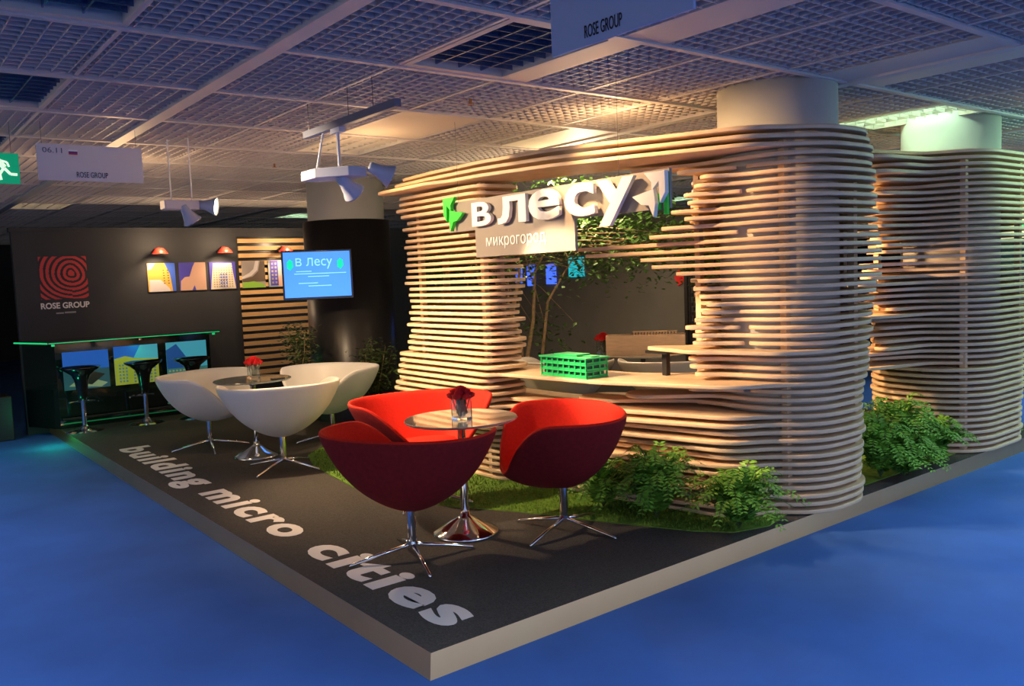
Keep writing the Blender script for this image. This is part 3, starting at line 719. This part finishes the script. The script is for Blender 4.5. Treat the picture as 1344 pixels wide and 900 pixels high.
# pictures
def poster(name, label, x0, x1, z0, z1, y, base, shapes, group, cat='picture', emit=0.0, thick=.012):
    th = thing(name, label, cat, (x0, y, z0), 0, group); w, h = x1 - x0, z1 - z0
    obj('panel', MB().box(0, w, -thick, -.0005, 0, h), flat('p%.2f%.2f%.2f' % base, base, emit), th)
    cols = []; mb = MB()
    for i, (col, poly) in enumerate(shapes):
        if col not in cols: cols.append(col)
        yy = -thick - .0006 - i * .00025
        mb.add([(u * w, yy, v * h) for u, v in poly], [tuple(range(len(poly)))], cols.index(col))
    obj('print', mb, [flat('p%.2f%.2f%.2f' % c, c, emit) for c in cols], th, fix=False)
    return th
def R4(a, b, c, d): return [(a, c), (b, c), (b, d), (a, d)]
YEL = (.62, .36, .06); PAL = (.55, .50, .50); SKY = (.05, .12, .55); SKYD = (.06, .05, .35); ROS = (.50, .30, .22); DRK = (.10, .07, .05); GRN = (.22, .42, .05); GRY = (.28, .24, .22); CRE = (.62, .52, .38)
GW = 'building photographs in a row on the black wall'
def fac(u0, u1, v0, v1, nu, nv, col, lean=0.0, fill=.55):
    o_ = []
    for a in range(nu):
        for b in range(nv):
            ua = u0 + (u1 - u0) * (a + .2) / nu; ub = u0 + (u1 - u0) * (a + .2 + fill) / nu; va = v0 + (v1 - v0) * (b + .2) / nv; vb = v0 + (v1 - v0) * (b + .2 + fill) / nv
            o_.append((col, [(min(1, max(0, u + lean * v)), v) for u, v in ((ua, va), (ub, va), (ub, vb), (ua, vb))]))
    return o_
poster('wall_picture', 'leftmost wall photograph, yellow and white curved building on blue sky', 1.27, 1.62, 1.66, 2.03, 8.599, SKY,
       [(YEL, [(0, 0), (0, 1), (.62, 1), (.8, .62), (.88, 0)]), (PAL, [(0.05, 0), (.05, .42), (.45, .42), (.75, .12), (.8, 0)]), (PAL, [(.02, 1), (.3, 1), (.15, .8), (.02, .75)])] + fac(.55, .85, .25, .8, 2, 6, DRK, -.05, .4), GW)
poster('wall_picture', 'wall photograph of a rose brown rock shape against violet sky', 1.67, 2.02, 1.66, 2.03, 8.599, SKYD,
       [(ROS, [(.02, 0), (.05, .35), (.2, .48), (.38, .5), (.5, .82), (.6, 1), (1, 1), (1, 0)]), (SKYD, [(.45, 0), (.55, .18), (.6, 0)])], GW)
poster('wall_picture', 'wall photograph of a tall cream tower with a window grid', 2.07, 2.43, 1.66, 2.03, 8.599, SKYD,
       [(CRE, [(.02, 0), (.15, .95), (.85, .95), (.98, 0)])] + fac(.12, .88, .05, .82, 8, 9, GRY) + fac(.36, .66, .05, .6, 3, 5, SKY), GW)
poster('wall_picture', 'wall photograph of a grey dome over green lawn', 2.50, 2.83, 1.66, 2.03, 8.553, GRY,
       [(DRK, [(0, .22), (1, .22), (1, 1), (.8, 1), (.7, .62), (.45, .42), (0, .32)]), (GRN, [(0, 0), (0, .2), (.5, .24), (.9, .14), (1, 0)]), (PAL, [(0, .34), (.4, .45), (.66, .66), (.75, 1), (.6, 1), (.5, .7), (.3, .55), (0, .42)])], GW)
poster('wall_picture', 'wall photograph of a violet building partly behind the television', 2.88, 3.22, 1.66, 2.03, 8.553, (.30, .34, .34),
       [(SKYD, R4(.08, .42, .05, 1)), (ROS, [(.42, 0), (.42, .4), (1, .6), (1, 0)])] + fac(.1, .4, .1, .95, 2, 6, GRY), GW)
# wall lamps
for n_, (x, y, l) in enumerate(((1.38, 8.6, 'red wall lamp above the two leftmost photographs'), (2.22, 8.6, 'red wall lamp above the tower photograph'), (3.06, 8.553, 'red wall lamp above the television edge'))):
    th = thing('wall_lamp', l, 'wall lamp', (x, y, 2.16), 0, 'red wall lamps over the photographs')
    obj('arm', MB().tube([(0, 0, .02), (0, -.10, .06), (0, -.22, .04)], .012, 8).lathe([(.04, 0), (.04, .02)], 16, (0, -.03, .01)), M_black, th)
    me = MB().lathe([(.10, -.02), (.095, 0), (.05, .05), (.03, .06), (.028, .058), (.045, .045), (.088, -.004), (.10, -.02)], 24, (0, -.24, 0)).mesh('lamp_shade', M_lampred, True); link('lamp_shade', me, th)
    obj('bulb', MB().lathe([(.0001, -.012), (.03, -.01), (.03, .02), (.0001, .03)], 12, (0, -.24, 0)), M_tubewarm, th)
    lamp('wall_lamp_light', 'SPOT', (x, y - .24, 2.13), 17, WARM2, (x, y - .02, 1.75), .03, spot=120, blend=.8)
    lamp('wall_lamp_light', 'POINT', (x, y - .40, 2.26), 8, WARM2, size=.03)

# television on a bracket from the black column
tv = thing('television', 'wall television with a bright blue screen in front of the black column', 'television', (2.15, 5.42, 1.78), math.radians(-24))
obj('housing', MB().box(-.365, .365, -.035, .02, -.262, .262), M_blackgloss, tv, bevel=.006)
obj('screen', MB().box(-.345, .345, -.0362, -.0355, -.235, .243), flat('screen_blue', (.05, .22, .85), .8, .2), tv)
me = text_mesh('в лecy', .1, .0003, offset=.0, fit=(.38, .12), m=flat('screen_text', (.16, .45, 1.0), 1.0)); place_text('screen_text', me, (-.22, -.0368, .06), (1, 0, 0), (0, 0, 1), tv)
for x in (-.28, .24):
    gl = MB().prism([(x - .03, .08), (x, .05), (x + .035, .09), (x + .03, .15), (x, .17), (x - .03, .14)], .0366, .0372, mtx=Matrix(((1, 0, 0, 0), (0, 0, -1, 0), (0, 1, 0, 0), (0, 0, 0, 1))))
    obj('screen_leaf', gl, flat('screen_green', (.0, .42, .25), 1.0), tv)
ln = MB()
for x0, x1, z in ((-.22, -.06, .035), (-.24, .30, .01), (-.10, .12, -.02), (-.2, .0, -.09), (-.1, .14, -.12)): ln.box(x0, x1, -.0370, -.0366, z, z + .008)
obj('screen_line', ln, flat('screen_text', (.16, .45, 1.0), 1.0), tv)
obj('wall_bracket', MB().box(-.06, .06, .02, .05, -.08, .08).tube([(0, .05, 0), (.20, .14, 0)], .022, 8), M_black, tv)

# bar counter
BY = 8.0; BZ = 1.135
bar = thing('bar_counter', 'black glass bar counter edged with green light below the logo', 'bar counter')
P = [(.03, BY + .02), (1.82, BY + .02), (1.82, 8.58), (-.22, 8.58)]
obj('body', MB().prism(P, PH, BZ - .03), M_barglass, bar)
Pt = [(-.06, BY - .12), (1.92, BY - .12), (1.92, 8.58), (-.30, 8.58)]
obj('worktop', MB().prism(Pt, BZ - .025, BZ), M_blackgloss, bar)
obj('light_strip', MB().box(-.05, 1.91, BY - .125, BY - .121, BZ - .018, BZ - .010).prism([(-.064, BY - .12), (-.304, 8.58), (-.30, 8.58), (-.060, BY - .12)], BZ - .022, BZ - .004), M_ledgreen, bar)
obj('light_strip', MB().box(.05, 1.80, BY + .012, BY + .019, PH + .05, PH + .062), mat('green_led_dim', (.01, .3, .1), .4, emit=(.01, .6, .2), estr=.05), bar)
obj('foot_rail', MB().tube([(.05, BY - .06, PH + .12), (1.80, BY - .06, PH + .12)], .014, 10), M_black, bar)
for x in (.0, .95, 1.84): obj('bracket', MB().tube([(x, BY - .09, BZ - .05), (x, BY - .09, BZ - .025)], .018, 10), M_ledgreen if x != .95 else M_metal, bar)
lamp('bar_strip_light', 'AREA', (.9, BY - .15, BZ - .05), 1.0, (.02, 1, .3), (.9, BY - .45, 0), .05, 1.7)
lamp('bar_strip_light', 'POINT', (-.16, BY - .55, .22), 2.0, (.02, 1, .35), size=.05)
GB = 'posters set into the bar front'
SKB = (.02, .14, .62); TEA = (.08, .48, .62); YG = (.42, .45, .04)
def bp(x0, x1, z0, z1, base, shapes, label): poster('bar_poster', label, x0, x1, z0, z1, BY + .02, base, shapes, GB, 'poster', emit=.22, thick=.006)
bp(.10, .60, .55, 1.0, (.03, .10, .12), [(SKB, R4(0, 1, .52, 1)), ((.30, .38, .20), [(.1, .1), (.4, .35), (.95, .12), (.8, .02)]), (DRK, [(.2, .2), (.5, .5), (.9, .35), (.6, .1)])], 'poster in the bar front with deep blue sky, behind the leftmost stool')
bp(.66, 1.17, .55, 1.02, SKB, [(TEA, [(.4, .6), (.6, 1), (1, 1), (1, .6)]), (YG, [(0, 0), (0, .68), (.25, .74), (.5, .66), (1, .62), (1, 0)])] + fac(.08, .3, .05, .55, 3, 6, (.10, .22, .28)) + fac(.4, .95, .02, .6, 6, 7, (.12, .20, .22)), 'poster in the bar front with a yellow green building')
bp(1.27, 1.77, .55, 1.02, TEA, [((.02, .10, .35), [(0, .2), (0, .8), (.25, .95), (.5, .55), (.55, .3)]), ((.06, .22, .20), R4(0, 1, 0, .3))] + fac(.02, .45, .02, .28, 5, 3, (.35, .42, .2)), 'poster in the bar front with a dark blue building')

def make_stool(label):
    th = thing('bar_stool', label, 'bar stool')
    obj('base', MB().lathe([(.20, 0), (.20, .008), (.16, .02), (.06, .032), (.045, .06), (.028, .075)], 32), M_chrome, th)
    obj('pole', MB().lathe([(.026, .06), (.026, .42)], 16), M_chrome, th)
    obj('footrest', MB().tube([(.16 * math.cos(a), .16 * math.sin(a) - .02, .33) for a in [PI * 1.1 + i * PI * .8 / 10 for i in range(11)]], .009, 6).tube([(0, 0, .34), (.10, -.13, .33)], .008, 6).tube([(0, 0, .34), (-.10, -.13, .33)], .008, 6), M_chrome, th)
    me = MB().lathe([(.032, .36), (.05, .40), (.062, .50), (.072, .58), (.10, .65), (.165, .70), (.205, .725), (.210, .745), (.19, .742), (.12, .715), (.0001, .705)], 32).mesh('seat', M_blackgloss, True); link('seat', me, th)
    bk = MB()
    n = 12; vs = []
    for q in range(n + 1):
        a = PI * .15 + PI * .7 * q / n; hgt = .035 * math.sin(PI * q / n) ** .6
        vs += [(.205 * math.cos(a), .205 * math.sin(a), .735), (.215 * math.cos(a), .215 * math.sin(a), .74 + hgt), (.200 * math.cos(a), .200 * math.sin(a), .74 + hgt), (.193 * math.cos(a), .193 * math.sin(a), .735)]
    bk.add(vs, [(q * 4 + j, (q + 1) * 4 + j, (q + 1) * 4 + (j + 1) % 4, q * 4 + (j + 1) % 4) for q in range(n) for j in range(4)])
    obj('backrest', bk, M_blackgloss, th)
    return th
st = make_stool('black gloss bar stool farthest left, in front of the blue sky poster'); GS = 'black bar stools at the bar'
st['group'] = GS; st.location = (.21, 7.62, PH); st.rotation_euler = (0, 0, 2.8)
dup(st, (.88, 7.60, PH), 3.4, 'black gloss bar stool in front of the yellow green building poster', GS)
dup(st, (1.42, 7.50, PH), 3.1, 'black bar stool just left of the white armchair, before the dark blue poster', GS)

# ---------------------------------------------------------------- plants
def leaf_quad(mb, p, d, up, L, w, mi=0, fold=.25):
    d = Vector(d).normalized(); s = d.cross(Vector(up)); 
    if s.length < 1e-4: s = Vector((1, 0, 0))
    s.normalize(); n = s.cross(d); p = Vector(p)
    mb.add([p, p + d * L * .45 + s * w + n * w * fold, p + d * L, p + d * L * .45 - s * w + n * w * fold], [(0, 1, 2), (0, 2, 3)], mi)
def fern(x, y, z, R_, H, n, seed, label, group, name='fern', L=.062, cat='fern'):
    r = random.Random(seed); th = thing(name, label, cat, (x, y, z), 0, group); mb = MB(); sm = MB()
    for q in range(n):
        a = r.uniform(0, 2 * PI); reach = R_ * r.uniform(.45, 1.1); hgt = H * r.uniform(.65, 1.12) * (1.15 - .45 * reach / R_); pts = []
        c_, s_ = math.cos(a), math.sin(a); bend = r.uniform(-.3, .3)
        for i in range(9):
            t_ = i / 8; rr_ = reach * t_ ** 1.25; zz = hgt * (1 - (1 - min(1, t_ * 1.15)) ** 2) - reach * .55 * max(0, t_ - .55) ** 1.5 * 1.6
            pts.append(Vector((rr_ * math.cos(a + bend * t_), rr_ * math.sin(a + bend * t_), max(zz, .01))))
        sm.tube(pts, [.0035 - .0003 * i for i in range(9)], 4, cap=False)
        for i in range(2, 17):
            t_ = i / 16; f = t_ * 8; k_ = min(7, int(f)); p = pts[k_].lerp(pts[k_ + 1], f - k_); d = (pts[k_ + 1] - pts[k_]).normalized()
            side = d.cross(Vector((0, 0, 1))); side = side.normalized() if side.length > 1e-3 else Vector((-s_, c_, 0))
            ln_ = L * (1.15 - t_ * .75) * r.uniform(.8, 1.2)
            for s2 in (1, -1):
                dd = side * s2 + d * .5 + Vector((0, 0, r.uniform(-.35, .25))); leaf_quad(mb, p, dd, side.cross(d), ln_ * 1.3, ln_ * .26)
    obj('stems', sm, M_leafdark, th, fix=False); obj('fronds', mb, M_fern, th, fix=False)
    return th
GF = 'ferns along the foot of the slatted counter'
fern(2.30, .14, PH + .008, .36, .44, 70, 1, 'fern nearest the camera at the corner of the slatted tower', GF)
fern(2.10, .62, PH + .008, .34, .52, 70, 2, 'bright upright fern in the middle of the row by the counter', GF)
fern(2.08, 1.08, PH + .008, .34, .38, 65, 3, 'low dark fern just behind the sideways red armchair', GF)
GH = 'bushy ferns between the two slatted towers'
for q, (x, y, R_, H, l) in enumerate(((3.98, .16, .36, .50, 'dense fern touching the nearest slatted tower'), (4.38, .26, .38, .60, 'tallest dense fern midway between the two towers'), (4.74, .14, .30, .40, 'dense fern touching the far slatted tower'), (4.12, .06, .28, .36, 'low dense fern at the platform edge between the towers'))):
    fern(x, y, PH + .012, R_, H, 95, 20 + q, l, GH)
def shrub(x, y, z, R_, H, n, seed, label, group, m=M_leafdark, L=.06, name='shrub', stems=6, cat='shrub'):
    r = random.Random(seed); th = thing(name, label, cat, (x, y, z), 0, group); mb = MB(); sm = MB(); anchors = []
    for q in range(stems):
        a = r.uniform(0, 2 * PI); rr_ = R_ * r.uniform(.2, .95); top = Vector((rr_ * math.cos(a), rr_ * math.sin(a), H * r.uniform(.7, 1.05))); mid = top * .5 + Vector((r.uniform(-.05, .05), r.uniform(-.05, .05), 0))
        P = [Vector((0, 0, 0)), mid * .5, mid, top * .8, top]; sm.tube(P, [.010, .008, .006, .004, .002], 5); anchors.append(P)
    for q in range(n):
        P = r.choice(anchors); t_ = r.uniform(.15, 1) ** .8 * 3.999; k_ = int(t_); p = P[k_].lerp(P[k_ + 1], t_ - k_) + Vector([r.gauss(0, R_ * .22) for _ in range(2)] + [r.gauss(0, .05)])
        if p.z < .02: p.z = .03
        a = r.uniform(0, 2 * PI); leaf_quad(mb, p, (math.cos(a), math.sin(a), r.uniform(-.6, .5)), (r.uniform(-.4, .4), r.uniform(-.4, .4), 1), L * r.uniform(.7, 1.3), L * .27)
    obj('stems', sm, M_bark, th); obj('foliage', mb, m, th, fix=False); return th
GP = 'dark leafy shrubs in front of the black column'
shrub(2.02, 5.74, PH, .30, 1.15, 1500, 31, 'leafy shrub in front of the oak slat panel', GP, stems=9)
shrub(2.62, 5.22, PH, .28, .98, 1500, 32, 'leafy shrub in front of the black clad column', GP, stems=9)
shrub(2.82, 4.60, PH, .22, .70, 900, 33, 'low leafy shrub beside the slatted pier', GP, M_leaf, stems=8)
def tree(x, y, z, label, trunks, crown, n, seed, m=M_leaf, L=.07):
    """trunks: list of point lists; crown: list of (cx, cy, cz, r, weight)"""
    r = random.Random(seed); th = thing('indoor_tree', label, 'tree', (x, y, z)); sm = MB(); mb = MB()
    for P, r0 in trunks:
        n_ = len(P); sm.tube(P, [r0 * (1 - .7 * i / (n_ - 1)) for i in range(n_)], 8)
        tip = Vector(P[-1])
        for _ in range(5):
            c = r.choice(crown); q_ = Vector(c[:3]) + Vector([r.uniform(-.7, .7) * c[3] for _ in range(3)]); sm.tube([tip, tip.lerp(q_, .5) + Vector((0, 0, .06)), q_], [r0 * .32, r0 * .2, r0 * .08], 5)
    obj('trunk', sm, M_bark, th, smooth=True)
    tot = sum(c[4] for c in crown)
    for cx_, cy_, cz_, rr_, w in crown:
        for _ in range(int(n * w / tot)):
            v = Vector([r.gauss(0, .48) for _ in range(3)]) * rr_; p = Vector((cx_, cy_, cz_)) + v; p.z = min(p.z, 2.65 - z)
            a = r.uniform(0, 2 * PI); leaf_quad(mb, p, (math.cos(a), math.sin(a), r.uniform(-.9, .3)), (r.uniform(-.5, .5), r.uniform(-.5, .5), 1), L * r.uniform(.6, 1.3), L * .3)
    obj('foliage', mb, m, th, fix=False); return th
tree(3.62, 3.98, PH, 'multi-stemmed tree seen through the opening above the counter',
     [([(0, 0, 0), (-.02, .02, .6), (-.10, .05, 1.05), (-.30, .12, 1.5), (-.38, .1, 1.9)], .035), ([(.02, 0, 0), (.03, 0, .7), (.02, 0, 1.2), (.10, -.05, 1.6), (.12, -.02, 2.0)], .036),
      ([(.10, -.05, 0), (.12, -.06, .6), (.20, -.12, 1.1), (.22, -.15, 1.6), (.36, -.3, 2.0)], .028), ([(-.03, .02, .55), (.02, .1, 1.0), (-.02, .2, 1.5), (-.1, .3, 1.9)], .022), ([(.2, -.12, 0), (.25, -.18, .7), (.3, -.25, 1.3), (.5, -.5, 1.8)], .024), ([(0, .02, .3), (-.08, .10, .8), (-.22, .22, 1.2), (-.34, .34, 1.6)], .022), ([(.12, -.06, .2), (.10, -.02, .9), (.02, .06, 1.3), (.05, .08, 1.7)], .022), ([(-.06, .04, .2), (-.05, .08, .8), (-.14, .16, 1.3), (-.2, .2, 1.8)], .020)],
     [(-.1, .1, 2.1, .50, 3), (.45, -.45, 2.05, .50, 3), (.95, -1.05, 1.9, .42, 2.4), (1.35, -1.45, 1.78, .30, 1.2), (.6, -.7, 1.65, .25, .5), (.1, .0, 1.75, .35, .6), (.35, -.1, 1.0, .35, .35)], 5200, 41)
tree(3.95, 5.75, PH, 'tree with hanging leaves beside the black clad column', [([(0, 0, 0), (.03, .02, .8), (-.02, -.02, 1.5), (-.1, -.1, 2.0)], .035)],
     [(-.12, -.15, 2.05, .34, 3), (-.12, -.15, 1.72, .26, 2), (.35, .0, 2.0, .4, 2)], 2200, 42)

# ---------------------------------------------------------------- behind the pavilion
for y0, y1, z0, z1, c_, l in ((7.95, 8.10, 1.55, 1.80, 'b', 'leftmost glowing blue strip glimpsed through the tree'), (7.62, 7.80, 1.50, 1.86, 'b', 'tall glowing blue strip glimpsed between the tree stems'), (7.10, 7.32, 1.52, 1.84, 'b', 'glowing blue strip right of the tree stems'), (6.45, 6.78, 1.62, 1.92, 't', 'glowing teal strip glimpsed through the tree leaves')):
    tag(obj('light_panel', MB().box(6.97, 6.999, y0, y1, z0, z1), flat('panel_blue', (.05, .12, .80), .9) if c_ == 'b' else flat('panel_teal', (.01, .35, .40), .7)), l, 'light panel', 'glowing strips on the grey wall')
ms = thing('mesh_screen', 'black perforated screen panel behind the nearest slatted tower', 'screen panel', (6.9, 3.95, 0))
pm = MB()
for q in range(13):
    for s_ in range(30):
        y = -.42 + q * .065 + (.0325 if s_ % 2 else 0); z = .2 + s_ * .062
        pm.box(-.01, .01, y - .012, y + .012, z, z + .045)
for q in range(8): pm.tube([(0, -.45 + q * .12, .2), (0, -.45 + q * .12, 2.1)], .012, 6)
obj('mesh', pm, M_black, ms, fix=False); obj('frame', MB().box(-.02, .02, -.5, -.45, 0, 2.2).box(-.02, .02, .42, .47, 0, 2.2).box(-.02, .02, -.45, .42, 2.1, 2.2).box(-.02, .02, -.45, .42, .1, .2), M_black, ms)
tag(obj('red_pennant', MB().prism([(0, 0), (.10, -.03), (.16, .12), (.05, .18), (-.06, .10)], 0, .01, mtx=Matrix.Translation((6.97, 4.48, 1.62)) @ Matrix.Rotation(PI / 2, 4, 'Y')), flat('pennant_red', (.6, .02, .02))), 'small red decoration on the grey wall beside the perforated screen', 'decoration')
# right side neighbours
pr = thing('partition', 'dark teal partition of the stand beyond the right hand tower', 'partition', (9.6, 1.3, 0)); pr['kind'] = 'structure'
obj('panel', MB().box(0, .08, -3.2, 1.6, 0, 1.85), M_teal, pr)
obj('light_box', MB().box(.0, .08, -3.2, 1.6, 1.9, 2.35), flat('booth_cream', (.75, .72, .38), .8), pr)
tag(obj('lamp_sign', MB().box(9.50, 9.56, 1.28, 1.38, 2.02, 2.10), flat('spot_green', (.0, .8, .15), 1.2)), 'small glowing green sign at the far right edge', 'sign')
lamp('neighbour_light', 'AREA', (6.9, -1.0, 2.78), 30, (.45, .95, .55), (5.6, .6, 2.2), 1.2, 1.2)
# left side neighbours
nb = thing('neighbour_stand', 'dark booth wall with a maroon panel at the left edge', 'booth'); nb['kind'] = 'structure'
obj('panel', MB().box(-4.5, -.75, 9.6, 9.7, 0, 2.0), M_dark, nb)
obj('maroon_panel', MB().box(-1.8, -.80, 9.57, 9.598, 1.0, 1.65), flat('maroon', (.05, .008, .008)), nb)
obj('poster', MB().box(-1.2, -.70, 9.55, 9.569, .35, .85), flat('poster_grey', (.10, .10, .09)), nb)
pl = thing('display_plinth', 'low black plinth standing left of the bar', 'plinth', (-.62, 8.55, 0))
obj('body', MB().box(-.62, .22, -.20, .25, 0, .52), M_black, pl, bevel=.01)
obj('light_strip', MB().prism([(-.02, .42), (.02, .36), (.05, .50), (.01, .56)], -.205, -.2, mtx=Matrix(((1, 0, 0, -.1), (0, 0, 1, 0), (0, 1, 0, .2), (0, 0, 0, 1)))), M_ledgreen, pl)
